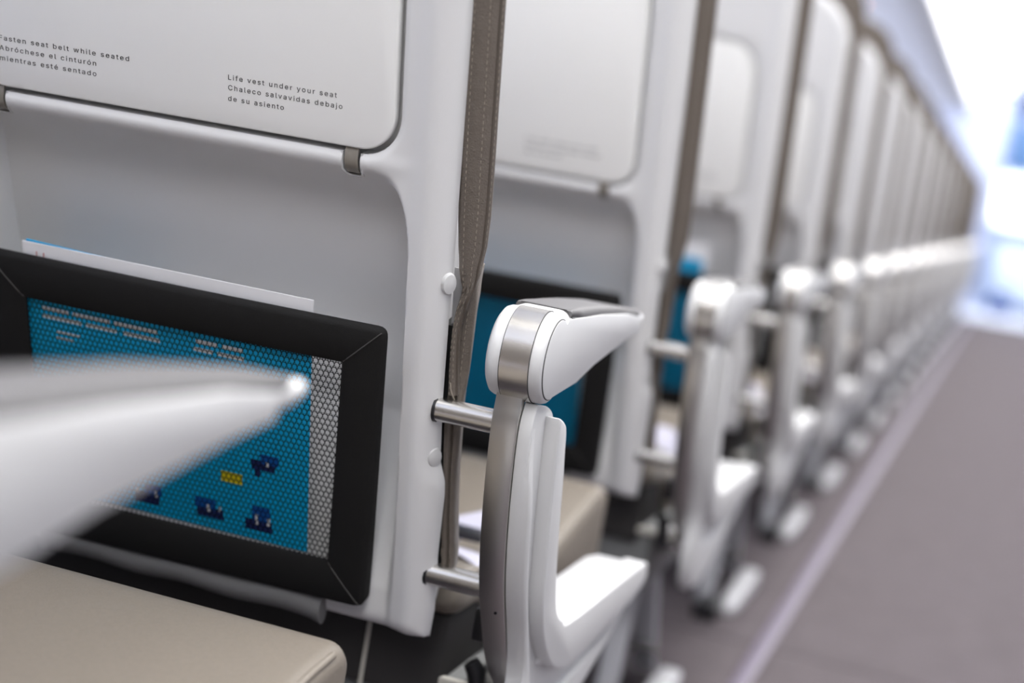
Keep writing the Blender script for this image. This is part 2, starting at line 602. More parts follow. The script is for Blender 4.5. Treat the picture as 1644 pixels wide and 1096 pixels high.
def text_mesh(lines, heights, x0s, x1s, name):
    """three printed lines, each fitted between the x marks read off the tray"""
    ms = []
    for body, z, xa, xb in zip(lines, heights, x0s, x1s):
        cu = bpy.data.curves.new('t', 'FONT')
        cu.body = body
        cu.size = 0.0072
        if FONT:
            cu.font = FONT
        cu.space_character = 1.24
        cu.space_word = 1.1
        cu.extrude = 0.00006
        cu.offset = 0.00003
        cu.resolution_u = 3
        o = bpy.data.objects.new('t', cu)
        COL.objects.link(o)
        dg = bpy.context.evaluated_depsgraph_get()
        dg.update()
        me = bpy.data.meshes.new_from_object(o.evaluated_get(dg))
        bpy.data.objects.remove(o)
        co = np.empty(len(me.vertices) * 3)
        me.vertices.foreach_get('co', co)
        co = co.reshape(-1, 3)
        lo, hi = co[:, 0].min(), co[:, 0].max()
        sx = (xb - xa) / (hi - lo)
        out = np.array([P(xa + (c[0] - lo) * sx, z + c[1] * 1.0 * CA, 0.0013 + c[2]) for c in co]) - np.array(ROOT)
        me.vertices.foreach_set('co', out.ravel())
        me.update()
        ms.append(me)
    return join(ms)


link('printed_notice', text_mesh(['Fasten seat belt while seated', 'Abróchese el cinturón', 'mientras esté sentado'],
                                 [.7530, .7456, .7380], [-.7612, -.7612, -.7612], [-.6481, -.6765, -.6765], 'a'), M['ink'], tray)
link('printed_notice', text_mesh(['Life vest under your seat', 'Chaleco salvavidas debajo', 'de su asiento'],
                                 [.7518, .7445, .7368], [-.5657, -.5657, -.5657], [-.4788, -.4742, -.5205], 'b'), M['ink'], tray)
for sx in (-0.4666, -0.7660):
    rings = []
    for z, w in ((.730, -.0075), (.722, -.0055), (.716, -.0005), (.709, .0008), (.703, -.001), (.6985, -.006), (.697, -.012)):
        rings.append([P(sx - .0052, z, w), P(sx + .0052, z, w), P(sx + .0052, z - .0004, w - .0012), P(sx - .0052, z - .0004, w - .0012)])
    link('hinge_strap', loft(rings, sharp=60), M['strap'], tray)

# ---------------------------------------------------------------- back cushion (leather)
ZS = [.345, .40, .4546, .508, .56, .60, .624, .640, .66, .70, .84, 1.0, 1.08, 1.12, 1.145, 1.160, 1.169, 1.173]
WF = [-.055, -.053, -.050, -.050, -.055, -.060, -.070, -.076, -.080, -.082, -.080, -.084, -.092, -.096, -.093, -.086, -.078, -.070]


def hw_c(z):
    r = 0.085
    k = min(max(z - (1.173 - r), 0), r * .999)
    base = interp(z, [.34, .5, .57, .62, .66, .72, 1.1], [.2150, .2150, .2160, .2180, .2200, .2215, .2215])
    return base - r + math.sqrt(r * r - k * k) if k > 0 else base


rings = []
for z in np.concatenate([np.linspace(.345, .68, 40), np.linspace(.70, 1.07, 24), np.linspace(1.08, 1.173, 16)]):
    h = hw_c(z)
    wf = interp(z, ZS, WF)
    wr = -0.0652 if z < ZT - .1 else -0.0652 + .022 * sstep(ZT - .1, ZT - .02, z) - 0.03 * sstep(1.155, 1.173, z)
    ring = []
    for (x, w) in rrect(XC - h, XC + h, min(wf, wr - .004), wr, 0.006 if z < 1.1 else 0.010, 4):
        ring.append(P(x, z, w))
    rings.append(ring)
back = link('back_cushion', loft(rings, sharp=60), M['taupe'], seat)

# leather welt of the cover: it stands out past the shell all round and twists in above the upper rods
LZ = [.5425, .5585, .578, .593, .603, .613, .6235, .632, .641, .655, .6775, .722, .828, 2]
LX = [-.3862, -.3868, -.3866, -.3860, -.3848, -.3826, -.3800, -.3815, -.3836, -.3850, -.3866, -.3880, -.3890, -.3890]
RZ = [.5425, .565, .581, .593, .602, .6155, .6265, .638, .649, .6585, .6815, .726, 2]
RX = [-.3787, -.3802, -.3808, -.3804, -.3788, -.3753, -.3706, -.3672, -.3656, -.3638, -.3623, -.3620, -.3620]
CR = (-.447, 1.093, .085)         # centre and radius of the outer corner


def welt_stations():
    st = []
    for z in np.concatenate([np.linspace(.5425, .68, 60), np.linspace(.69, 1.035, 40)]):
        st.append(((interp(z, LZ, LX), z), (interp(z, RZ, RX), z + .0)))
    for a in np.linspace(0, 90, 20)[1:]:
        t = math.radians(a)
        ic = (XC + HW - .095, ZT - .095)
        inner = (ic[0] + .0915 * math.cos(t), ic[1] + .0915 * math.sin(t))
        outer = (CR[0] + CR[2] * math.cos(t), CR[1] + CR[2] * math.sin(t))
        k = a / 90.0
        outer = (outer[0] * (1 - k) + ic[0] * k if a > 80 else outer[0], outer[1])
        st.append((inner, outer))
    half = [((x, z), (u, v)) for (x, z), (u, v) in st]
    mirror = [((2 * XC - x, z), (2 * XC - u, v)) for (x, z), (u, v) in reversed(half)]
    return half + mirror


STN = welt_stations()


def welt_pt(i, t, lift=0.0):
    """point across the welt, t = 0 at the shell, 1 at the outer edge"""
    (x0, z0), (x1, z1) = STN[i]
    x, z = x0 + (x1 - x0) * t, z0 + (z1 - z0) * t
    tw = min(abs(z - .613), .05)
    w = -.0135 + .0035 * math.sin(math.pi * min(1, t * 1.05)) - .010 * max(0, t - .85) ** 1.0
    crease = .0011 * math.sin(26 * t + z * 230) * max(0, 1 - abs(z - .625) / .035)
    return P(x, z, w + crease + lift)


rings = []
for i in range(len(STN)):
    ring = [welt_pt(i, t) for t in np.linspace(0, 1, 10)]
    (x0, z0), (x1, z1) = STN[i]
    d = min(1.0, math.hypot(x1 - x0, z1 - z0) / .02)
    ring += [P(x1 + (x0 - x1) * .02, z1 + (z0 - z1) * .02, -.018), P(x0 + (x1 - x0) * .62, z0 + (z1 - z0) * .62, -.022 - .016 * d), P(x0, z0, -.021)]
    rings.append(ring)
link('leather_welt', loft(rings, sharp=70), M['taupe'], back)
nlo = len(STN) // 2
nv = Vector((0, -CA, -SA))
rows = {1: [], -1: []}
for t, a0, a1 in ((.235, 0, 1), (.66, 6, 1), (.955, 0, 1)):
    for rng in (range(a0, nlo - 12), range(len(STN) - 1 - a0, nlo + 12, -1)):
        rows[1 if rng[0] < nlo else -1].append(stitch_row([welt_pt(i, t, .0002) for i in rng], 0.0026, .0022, .00030, nv))
for rng in (range(0, nlo + 1), range(len(STN) - 1, nlo - 1, -1)):
    # piped edge with the seam just inside it
    link('piping', tube([welt_pt(i, .90, -.0004) for i in rng], .0013, 8), M['taupe_dark'], back)

BZ = [.385, .4025, .4386, .4758, .5073, .5354, .5483, .5684, .5833, .598, .6127, .6224, .636]
BR_ = [-.3760, -.3748, -.3777, -.3784, -.3773, -.3776, -.3759, -.3752, -.3746, -.3741, -.3731, -.3728, -.3708]
BLZ = [.385, .4006, .4276, .4648, .4958, .5162, .56, .60, .636]
BL = [-.3840, -.3847, -.3858, -.3870, -.3883, -.3890, -.3880, -.3850, -.3780]
for s in (1, -1):
    X = (lambda x: x) if s > 0 else (lambda x: 2 * XC - x)
    rings = []
    for z in np.linspace(.388, .636, 60):
        l, r = interp(z, BLZ, BL), interp(z, BZ, BR_)
        a = interp(z, [.388, .52, .56, .61, .636], [-.016, -.0165, -.0215, -.0225, -.0185])
        ring = []
        for t in np.linspace(0, 1, 13):
            groove = -.0035 * math.exp(-((t - .50) / .10) ** 2) * (1 - sstep(.53, .56, z))
            wr_ = .0010 * math.sin(z * 420 + 9 * t) * (1 - sstep(.40, .44, z))
            ring.append(P(X(l + (r - l) * t), z, a + .0022 * math.sin(math.pi * t) + groove + wr_ - .004 * t))
        for t, dd in ((.97, .008), (.6, .024), (.2, .026), (0, .012)):
            ring.append(P(X(l + (r - l) * t), z, a - dd))
        rings.append(ring)
    link('lower_flap', loft(rings, sharp=70), M['taupe'], back)
    rows[s].append(stitch_row([P(X(interp(z, BLZ, BL) * .36 + interp(z, BZ, BR_) * .64), z, interp(z, [.52, .56, .61], [-.0165, -.0215, -.0225]) - .0006 + .0004) for z in np.linspace(.545, .605, 24)], .0028, .0022, .00036, nv))
    # frayed end of the welt above the rod
    link('thread_end', tube([P(X(-.3838), .553, -.0100), P(X(-.3826), .5475, -.0090), P(X(-.3812), .5440, -.0092), P(X(-.3806), .5390, -.0125)], .0005, 6), M['thread'], back)
    # black hook-and-loop edge behind the flap
    rings = []
    for z in np.linspace(.385, .592, 20):
        x = interp(z, [.385, .5, .592], [-.3870, -.3905, -.3880])
        rings.append([P(X(x), z, -.022), P(X(x), z, -.046), P(X(x - .008), z, -.046), P(X(x - .008), z, -.022)])
    link('hook_tape', loft(rings, sharp=30), M['tape'], back)
    # grey hinge plate between shell and cover
    pl = [(-.3905, .5925), (-.3905, .6365), (-.3830, .6365), (-.3780, .632), (-.3800, .627), (-.3835, .620), (-.3845, .611), (-.3850, .598)]
    v = [P(X(x), z, -.0225) for x, z in pl] + [P(X(x), z, -.026) for x, z in pl]
    k = len(pl)
    f = [tuple(range(k)), tuple(range(k, 2 * k))] + [(i, (i + 1) % k, k + (i + 1) % k, k + i) for i in range(k)]
    link('hinge_plate', bev(pymesh(v, f), .0006, 2), M['bracket'], shell)
for s in (1, -1):
    link('stitching', join(rows[s]), M['thread'], back)

# ---------------------------------------------------------------- literature pocket
PK = dict(tl=(-.7790, .5932), tr=(-.4280, .5942), bl=(-.7700, .3530), br=(-.4395, .3580))
MI = dict(tl=(-.7415, .5585), tr=(-.4633, .5615), bl=(-.7370, .3890), br=(-.4714, .3928))


def quadpt(q, u, t):
    """bilinear point of a four-cornered field, u left to right, t bottom to top"""
    a = [q['bl'][k] * (1 - u) + q['br'][k] * u for k in (0, 1)]
    b = [q['tl'][k] * (1 - u) + q['tr'][k] * u for k in (0, 1)]
    return a[0] * (1 - t) + b[0] * t, a[1] * (1 - t) + b[1] * t


def ring_poly(q, r, per=14, seg=5):
    """rounded outline through the four corners, equal point count on each side"""
    out = []
    cs = ['br', 'tr', 'tl', 'bl']
    for i, c in enumerate(cs):
        p = Vector(q[c])
        a = Vector(q[cs[i - 1]])
        b = Vector(q[cs[(i + 1) % 4]])
        da, db = (a - p).normalized(), (b - p).normalized()
        for k in range(seg + 1):
            t = k / seg
            p0, p1 = p + da * r, p + db * r
            out.append(p0 * (1 - t) ** 2 + p * 2 * t * (1 - t) + p1 * t * t)
        nxt = b + (p - b).normalized() * r
        st = out[-1]
        for k in range(1, per):
            out.append(st.lerp(nxt, k / per))
    return out


def lerpq(q1, q2, t):
    return {k: (q1[k][0] * (1 - t) + q2[k][0] * t, q1[k][1] * (1 - t) + q2[k][1] * t) for k in q1}


def pw(x, z):
    """belly of the pocket: it stands off most along its open top edge"""
    u = (x - XC) / .18
    return 0.0105 + 0.003 * sstep(.42, .60, z) * (1 - u * u * .6)


rings = []
prof = [(0.0, -.012, .008), (0.0, -.002, .008), (0.04, .0012, .009), (0.14, .0026, .0085), (0.5, .0030, .006), (0.88, .0022, .003), (1.0, .0005, .001), (1.0, -.002, .001)]
for t, dw, r in prof:
    rg = ring_poly(lerpq(PK, MI, t), max(r, .0008))
    rings.append([P(p.x, p.y, pw(p.x, p.y) + max(dw, interp(p.y, [.40, .585], [-.012, -.003]))) for p in rg])
pocket = link('literature_pocket', loft(rings, cap=False, sharp=60), M['black'], seat)
# mitred corner seams
for c in ('tl', 'tr', 'bl', 'br'):
    pts = []
    for t in np.linspace(.10, .97, 8):
        q = lerpq(PK, MI, t)[c]
        pts.append(P(q[0], q[1], pw(*q) + interp(t, [.0, .04, .14, .5, .88, 1], [-.002, .0012, .0026, .003, .0022, .0005]) + .0001))
    link('corner_seam', tube(pts, .0005, 6), M['seam'], pocket)


def make_net():
    """knitted net: six-sided cells, each with a round hole"""
    px = 0.00440
    pz = 0.00435
    v, f = [], []
    K = 12
    x0, x1, z0, z1 = -.745, -.460, .384, .564
    ncol, nrow = int((x1 - x0) / px) + 1, int((z1 - z0) / pz) + 1
    # brick layout: cell corners are rectangles with mid points, holes shifted by half a cell on every second row
    for j in range(nrow):
        for i in range(ncol):
            cx = x0 + (i + .5 * (j % 2)) * px
            cz = z0 + j * pz
            u = (cx + .7414) / (.7414 - .4633)
            lim_l = interp(cz, [.389, .5585], [MI['bl'][0], MI['tl'][0]]) - .004
            lim_r = interp(cz, [.389, .5585], [MI['br'][0], MI['tr'][0]]) + .004
            if cx < lim_l or cx > lim_r:
                continue
            zb = interp(cx, [MI['bl'][0], MI['br'][0]], [MI['bl'][1], MI['br'][1]]) - .004
            zt = interp(cx, [MI['tl'][0], MI['tr'][0]], [MI['tl'][1], MI['tr'][1]]) + .004
            if cz < zb or cz > zt:
                continue
            b = len(v)
            for k in range(K):
                a = 2 * math.pi * k / K
                c, s = math.cos(a), math.sin(a)
                # outer: cell rectangle
                m = max(abs(c) / (px / 2), abs(s) / (pz / 2))
                v.append(P(cx + c / m, cz + s / m, pw(cx, cz) - .0007))
                v.append(P(cx + c * .00180, cz + s * .00182, pw(cx, cz) - .0003))
            for k in range(K):
                k2 = (k + 1) % K
                f.append((b + 2 * k, b + 2 * k2, b + 2 * k2 + 1, b + 2 * k + 1))
    me = bpy.data.meshes.new('m')
    me.from_pydata((np.array(v) - np.array(ROOT)).tolist(), [], f)
    return me


link('net_panel', make_net(), M['mesh'], pocket)
# folded hem under the pocket
rings = []
for x in np.linspace(-.742, -.478, 30):
    zc = .3465 + .0012 * math.sin(x * 70)
    rings.append([P(x, zc + .0125 * math.sin(a) - (.003 * sstep(-.49, -.478, x)), .003 + .0085 * math.cos(a)) for a in [2 * math.pi * k / 12 for k in range(12)]])
link('pocket_hem', loft(rings), M['hem'], pocket)

# ---------------------------------------------------------------- seat cushion
CX0, CX1, CY0, CY1 = -.832, -.3815, 1.285, 1.822


def cush_top(y):
    return interp(y, [1.28, 1.35, 1.43, 1.5, 1.6, 1.75, 1.83], [.380, .378, .345, .338, .348, .377, .386])


rings = []
ny = 26
for y in np.concatenate([[CY0, CY0 + .003, CY0 + .010, CY0 + .022], np.linspace(CY0 + .04, CY1 - .045, ny), [CY1 - .03, CY1 - .018, CY1 - .009, CY1 - .003, CY1]]):
    e = 0.0
    if y < CY0 + .022:
        e = .022 - math.sqrt(max(.022 ** 2 - (CY0 + .022 - y) ** 2, 0))
    if y > CY1 - .030:
        k = y - (CY1 - .030)
        e = .030 - math.sqrt(max(.030 ** 2 - k * k, 0))
    zt = cush_top(min(y, CY1)) - e
    zb = interp(y, [1.28, 1.37, 1.44, 1.9], [.342, .340, .276, .272]) + .5 * e
    ring = []
    for (x, z) in rrect(CX0 + e * .35, CX1 - e * .35, zb, zt, .014, 6):
        # soft crown across
        u = (x - XC) / .225
        ring.append((x, y, z + (.006 * (1 - u * u) if z > .31 else 0)))
    rings.append(ring)
cushion = link('seat_cushion', loft(rings, sharp=60), M['beige'], seat)
ms = []
for s in (1, -1):
    pts = []
    for y in np.linspace(CY0 + .03, CY1 - .036, 30):
        xx = CX1 - .0045 if s > 0 else CX0 + .0045
        pts.append((xx, y, cush_top(y) - .0035))
    ms.append(tube(pts, .0028, 8))
for k, q in enumerate(ms):
    link('piping', q, M['beige_pipe'], cushion)

# folded belt left on the back of the cushion
def ribbon(path, width, th=.0016):
    """path in (y, z), running forward; lies across x"""
    rings = []
    n = len(path)
    for i, (x, y, z, tilt) in enumerate(path):
        a = Vector(path[max(i - 1, 0)][:3])
        b = Vector(path[min(i + 1, n - 1)][:3])
        t = (b - a).normalized()
        sdv = Vector((math.sin(tilt) * 0.2, math.cos(tilt), math.sin(tilt))).normalized()
        nv = t.cross(sdv).normalized()
        p = Vector((x, y, z))
        rings.append([p - sdv * width / 2 + nv * th / 2, p + sdv * width / 2 + nv * th / 2, p + sdv * width / 2 - nv * th / 2, p - sdv * width / 2 - nv * th / 2])
    return loft(rings, sharp=40)


path = spline([(-.60, 1.50, .352, 0), (-.54, 1.49, .353, .1), (-.48, 1.50, .362, .35), (-.435, 1.51, .376, .5), (-.41, 1.52, .372, .5), (-.392, 1.53, .352, .3), (-.384, 1.53, .325, .1)], 40)
m1 = ribbon(path, .048)
path = spline([(-.62, 1.455, .350, .1), (-.53, 1.455, .356, -.1), (-.46, 1.45, .362, -.2), (-.42, 1.445, .358, -.1), (-.396, 1.44, .345, 0), (-.386, 1.43, .315, 0)], 40)
m2 = ribbon(path, .046)
belt = link('seat_belt', join([m1, m2]), M['belt'], seat)
link('buckle', bev(box(-.462, -.424, 1.468, 1.500, .366, .374), .003, 2), M['buckle'], belt)

# ---------------------------------------------------------------- frame under the seat
link('cross_tube', tube([(-.835, 1.40, .262), (-.345, 1.40, .262)], .021, 18), M['rod'], seat)
link('cross_tube', tube([(-.835, 1.68, .250), (-.345, 1.68, .250)], .021, 18), M['rod'], seat)
link('cushion_base', bev(box(-.825, -.388, 1.292, 1.46, .268, .344), .006, 2), M['dark'], seat)  # dark block below the rear of the cushion
pan = link('seat_pan', bev(box(-.83, -.372, 1.302, 1.70, .205, .287), .004, 2), M['pan'], seat)
link('edge_trim', bev(box(-.83, -.365, 1.294, 1.302, .283, .2905), .0012, 2), M['pale'], pan)
link('support_strap', bev(box(-.4598, -.4555, 1.290, 1.2928, .19, .345), .001, 2), M['pale'], pan)
lv = [(-.362, 1.287, .312), (-.357, 1.289, .305), (-.355, 1.291, .292), (-.3545, 1.292, .27)]
link('recline_lever', tube(lv, [.007, .0085, .007, .006], 12), M['lever'], seat)
link('recline_stop', bev(box(-.3595, -.3470, 1.262, 1.285, .338, .366), .003, 2), M['lever'], seat)

for s in (1, -1):
    X = (lambda x: x) if s > 0 else (lambda x: 2 * XC - x)
    # legs of the frame
    xl = -.402
    rings = []
    for y, z, a in ((1.44, .25, .017), (1.50, .18, .0165), (1.60, .04, .0155), (1.62, .012, .0155)):
        rings.append([(X(xl) + p[0], y + p[1], z) for p in rrect(-a, a, -a * .8, a * .8, .005, 3)])
    leg = link('leg', loft(rings), M['leg'], seat)
    rings = []
    for y, z, a in ((1.385, .25, .015), (1.36, .14, .0145), (1.335, .02, .014), (1.333, .010, .014)):
        rings.append([(X(xl) + p[0], y + p[1], z) for p in rrect(-a, a, -a * .8, a * .8, .005, 3)])
    leg2 = link('leg', loft(rings), M['leg'], seat)
    # pale fairing on the floor that joins the feet
    x = X(-.358)
    rings = []
    for y, hw_, h in ((1.335, .006, .012), (1.345, .013, .020), (1.40, .016, .030), (1.52, .017, .036), (1.585, .016, .034), (1.61, .012, .024), (1.616, .004, .012)):
        rings.append([(x + p[0], y, p[1]) for p in rrect(-hw_, hw_, .0006, h, .007, 4)])
    link('foot_fairing', loft(rings), M['shoe'], seat)
    link('foot_clamp', bev(box(X(-.385) - .020, X(-.385) + .020, 1.25, 1.338, .0006, .030), .004, 2), M['lever'], seat)
link('baggage_bar', tube([(-.82, 1.565, .062), (-.38, 1.565, .062)], .0095, 14), M['rod'], seat)

# ---------------------------------------------------------------- armrest and its end frame on the aisle side
HC = (1.176, 0.589)
HR = 0.0345


def revolve_x(prof, cy, cz, seg=48):
    """profile of (x, radius) turned about an axis along X"""
    rings = []
    for x, r in prof:
        rings.append([(x, cy + r * math.cos(a), cz + r * math.sin(a)) for a in [2 * math.pi * k / seg for k in range(seg)]])
    return loft(rings, sharp=30)


arm_t = [(1.150, .578, .602), (1.165, .570, .6215), (1.19, .559, .6235), (1.215, .5590, .6245), (1.25, .563, .6245), (1.30, .5735, .6235), (1.366, .583, .6205),
         (1.43, .5895, .6160), (1.48, .5940, .6120), (1.510, .5970, .6090), (1.525, .5995, .6065), (1.531, .6020, .6045)]
ys = np.concatenate([np.linspace(1.150, 1.24, 14), np.linspace(1.25, 1.484, 26), [1.492, 1.499, 1.504, 1.509, 1.512, 1.514]])
ay = [q[0] for q in arm_t]


def arm_sec(y):
    y = y if y < 1.38 else 1.38 + (y - 1.38) * (1.531 - 1.38) / (1.514 - 1.38)
    zb = interp(y, ay, [q[1] for q in arm_t])
    zt = interp(y, ay, [q[2] for q in arm_t])
    xo = interp(y, [1.15, 1.25, 1.40, 1.50, 1.52, 1.531], [-.3065, -.3070, -.3095, -.3125, -.316, -.322])
    xi = interp(y, [1.15, 1.25, 1.40, 1.50, 1.52, 1.531], [-.352, -.3515, -.347, -.341, -.337, -.330])
    return zb, zt, xi, xo


rings = []
for y in ys:
    zb, zt, xi, xo = arm_sec(y)
    r = min(.010, (zt - zb) * .45)
    rings.append([(x, y, z) for x, z in rrect(xi, xo, zb, zt, r, 5)])
body = loft(rings, sharp=60)
hub = revolve_x([(-.352, .004), (-.352, .024), (-.3512, .0295), (-.3490, .0330), (-.3460, HR - .0002), (-.343, HR), (-.317, HR), (-.3115, HR), (-.3085, .0335), (-.3070, .0318), (-.3066, .029), (-.3066, .004)], *HC)
arm = link('armrest', join([body, hub]), M['white'], seat)
# side plate: hub disc running out into the arm, outlined by a fine joint
out = []
for a in np.linspace(60, 285, 40):
    out.append((HC[0] + (HR - .0042) * math.cos(math.radians(a)), HC[1] + (HR - .0042) * math.sin(math.radians(a))))
low = [(1.215, .5625), (1.25, .5655), (1.30, .5760), (1.366, .5855), (1.41, .5915), (1.45, .5955)]
up_ = [(1.45, .6085), (1.40, .6135), (1.30, .6175), (1.22, .6185), (1.195, .6190)]
poly = out + low + up_
link('side_plate', bev(prism_x(poly, -.3095, -.3058), .0008, 2), M['white'], arm)
# metal band round the hub
link('hub_band', revolve_x([(-.3390, HR - .002), (-.3390, HR + .0007), (-.3165, HR + .0007), (-.3165, HR - .002)], *HC, seg=72), M['metal'], arm)
# soft pad on top
rings = []
for y in np.concatenate([[1.203, 1.2035, 1.206], np.linspace(1.212, 1.468, 36), [1.480, 1.489, 1.495, 1.499]]):
    zb, zt, xi, xo = arm_sec(y)
    g = 0.0001 + .0008 * min(1, (y - 1.203) / .003)
    if y > 1.468:
        g *= max(0.05, 1 - ((y - 1.468) / .0315) ** 2)
    drop = interp(y, [1.203, 1.222, 1.238, 1.252, 1.39, 1.478, 1.499], [.0045, .0065, .0110, .0140, .0092, .0066, .0052])
    ins = interp(y, [1.203, 1.468, 1.499], [0, 0, .006])
    rings.append([(x, y, z) for x, z in rrect(xi - g * .5 + ins, xo + g * .5 - ins, zt - drop, zt + g, .0062, 6)])
link('arm_pad', loft(rings, sharp=50), M['pad'], arm)

# fine dark joints: both edges of the band, the side plate and the rear edge of the pad
for x in (-.3391, -.3164):
    pts = [(x, HC[0] + (HR + .00035) * math.cos(a), HC[1] + (HR + .00035) * math.sin(a)) for a in np.linspace(math.radians(62), math.radians(300), 60)]
    link('joint_seal', tube(pts, .00042, 6), M['joint'], arm)
link('joint_seal', tube([(-.3066, HC[0] + (HR - .0041) * math.cos(a), HC[1] + (HR - .0041) * math.sin(a)) for a in np.linspace(math.radians(75), math.radians(275), 50)], .00045, 6), M['joint'], arm)
pts = [(-.352 + .004, 1.2027, .6243 + .0003), (-.330, 1.2027, .6243 + .0004), (-.3115, 1.2027, .6243 + .0002)]
for y, d in ((1.2035, .0045), (1.222, .0065), (1.238, .0110), (1.252, .0140)):
    zb, zt, xi, xo = arm_sec(y)
    pts.append((xo + .0002, y + .0004, zt - d - .0004))
link('joint_seal', tube(pts, .00042, 6), M['joint'], arm)

# metal post
path = [(1.1605, .566), (1.1600, .552), (1.1592, .535), (1.1655, .501), (1.1760, .463), (1.1880, .4295), (1.2040, .3966), (1.2290, .3609), (1.2480, .3365), (1.2740, .3120), (1.31, .288), (1.37, .262), (1.42, .25)]
path = [tuple(p) for p in spline(path, 60)]
rear, front = [], []
for i, (y, z) in enumerate(path):
    a, b = path[max(i - 1, 0)], path[min(i + 1, len(path) - 1)]
    t = Vector((b[0] - a[0], b[1] - a[1])).normalized()
    nn = Vector((-t.y, t.x))
    if nn.x < 0:
        nn = -nn
    rear.append((y, z))
    front.append((y + nn.x * .010, z + nn.y * .010))
me = loft([[(-.3425, r[0], r[1]), (-.3222, r[0], r[1]), (-.3222, q[0], q[1]), (-.3425, q[0], q[1])] for r, q in zip(rear, front)], sharp=30)
post = link('armrest_post', bev(me, .0007, 2), M['post'], seat)
link('pin_hole', revolve_x([(-.0021, .0), (-.0021, .0012), (.0021, .0012), (.0021, .0)], 0, 0, 10) if False else
     tube([(-.3292, 1.2145, .3790), (-.3292, 1.2190, .3808)], .0013, 10), M['lever'], post)

# white end cover: an L of two levels, with the foot running forward
outer = [(1.168, .5545), (1.196, .5505), (1.2147, .5435), (1.2227, .5330), (1.2300, .512), (1.2385, .490), (1.255, .445), (1.2780, .3950), (1.297, .3700), (1.3228, .3560), (1.367, .3470), (1.6365, .3424),
         (1.672, .3330), (1.677, .3240), (1.666, .3130), (1.637, .3020), (1.579, .2820), (1.50, .2580), (1.42, .2360), (1.35, .2250), (1.29, .2270), (1.262, .2450), (1.2500, .2800),
         (1.2500, .3230), (1.2310, .3609), (1.2075, .3966), (1.1910, .4295), (1.1785, .463), (1.1680, .501), (1.1625, .535)]
ob = spline(outer + outer[:1], 140)[:-1]
base_me = bev(prism_x([tuple(p) for p in ob], -.3218, -.3115), .0030, 3, 32)
cover = link('end_cover', base_me, M['white'], seat)
inner = [(1.1950, .5440), (1.2120, .5380), (1.2200, .5300), (1.2285, .510), (1.2375, .490), (1.254, .445), (1.277, .3950), (1.296, .3700), (1.3228, .3560), (1.367, .3470), (1.6365, .3424),
         (1.670, .3320), (1.674, .3240), (1.662, .3160), (1.60, .3080), (1.50, .3040), (1.42, .3010), (1.36, .3040), (1.31, .3200), (1.27, .3500), (1.2440, .3850), (1.2270, .4300), (1.2130, .475), (1.2030, .510)]
ib = spline(inner + inner[:1], 120)[:-1]
ro = [(1.164, .540), (1.168, .501), (1.1785, .463), (1.1910, .4295), (1.2075, .3966), (1.2310, .3609), (1.2495, .3230), (1.2530, .2800), (1.266, .2470), (1.295, .2300), (1.35, .2265), (1.42, .2375), (1.50, .2590), (1.579, .2830), (1.637, .3030), (1.662, .3140)]
ri = [(1.173, .540), (1.1770, .503), (1.1870, .466), (1.1990, .4325), (1.2150, .4005), (1.2385, .3650), (1.2640, .3300), (1.2840, .3050), (1.310, .2900), (1.340, .2830), (1.38, .2810), (1.44, .2820), (1.51, .2860), (1.58, .2960), (1.635, .3070), (1.660, .3150)]
rings = []
for i, ((y0, z0), (y1, z1)) in enumerate(zip(spline(ro, 90), spline(ri, 90))):
    k = sstep(-1, 12, i) * sstep(90, 78, i)
    rings.append([(-.3145, y0, z0)] + [(-.3118 + (x + .3118) * k, y0 + (y1 - y0) * t, z0 + (z1 - z0) * t) for x, t in ((-.3075, 0), (-.3055, .18), (-.3050, .6), (-.3062, .9))] + [(-.3145, y1, z1)])
link('outer_rim', loft(rings, sharp=50), M['white'], cover)
link('raised_panel', bev(prism_x([tuple(p) for p in ib], -.3125, -.2990), .0036, 3, 32), M['white'], cover)
# foot of the cover, a chamfered beam reaching inboard
rings = []
for y, x0, x1, z0, z1 in ((1.300, -.350, -.306, .318, .358), (1.33, -.356, -.304, .312, .3535), (1.37, -.359, -.303, .308, .3480), (1.45, -.360, -.303, .306, .3455), (1.62, -.360, -.303, .305, .3430),
                          (1.655, -.357, -.305, .306, .3385), (1.670, -.352, -.309, .309, .3320)):
    rings.append([(x, y, z) for x, z in rrect(x0, x1, z0, z1, .007, 1)])
link('foot_beam', bev(loft(rings, sharp=20), .0015, 2), M['white'], cover)

# two steel rods that carry the armrest frame
for (z, y, x1) in ((.5335, 1.1790, -.338), (.3945, 1.2260, -.338)):
    r = .0093
    rod = link('support_rod', tube([(-.3940, y, z), (x1 + .002, y, z)], r, 24), M['rod'], seat)
    link('rod_collar', tube([(-.3935, y, z), (-.3912, y, z)], r + .0008, 24), M['lever'], rod)

tag(seat, 'sharp white-backed airline seat with readable notices on its folded tray', 'airline seat', 'airline seats along the aisle')
seat['group'] = 'airline seats along the aisle'


# ==================================================================== the row of seats
def copy_seat(dy, dx=0.0, plain=False):
    r = seat.copy()
    COL.objects.link(r)
    r.location = seat.location + Vector((dx, dy, 0))
    for ch in list(seat.children):
        if plain and ch.name.split('.')[0] in ('armrest', 'armrest_post', 'end_cover', 'support_rod', 'foot_fairing', 'foot_clamp', 'leg'):
            continue
        c = ch.copy()
        COL.objects.link(c)
        c.parent = r
        for g in ch.children:
            d = g.copy()
            COL.objects.link(d)
            d.parent = c
    return r


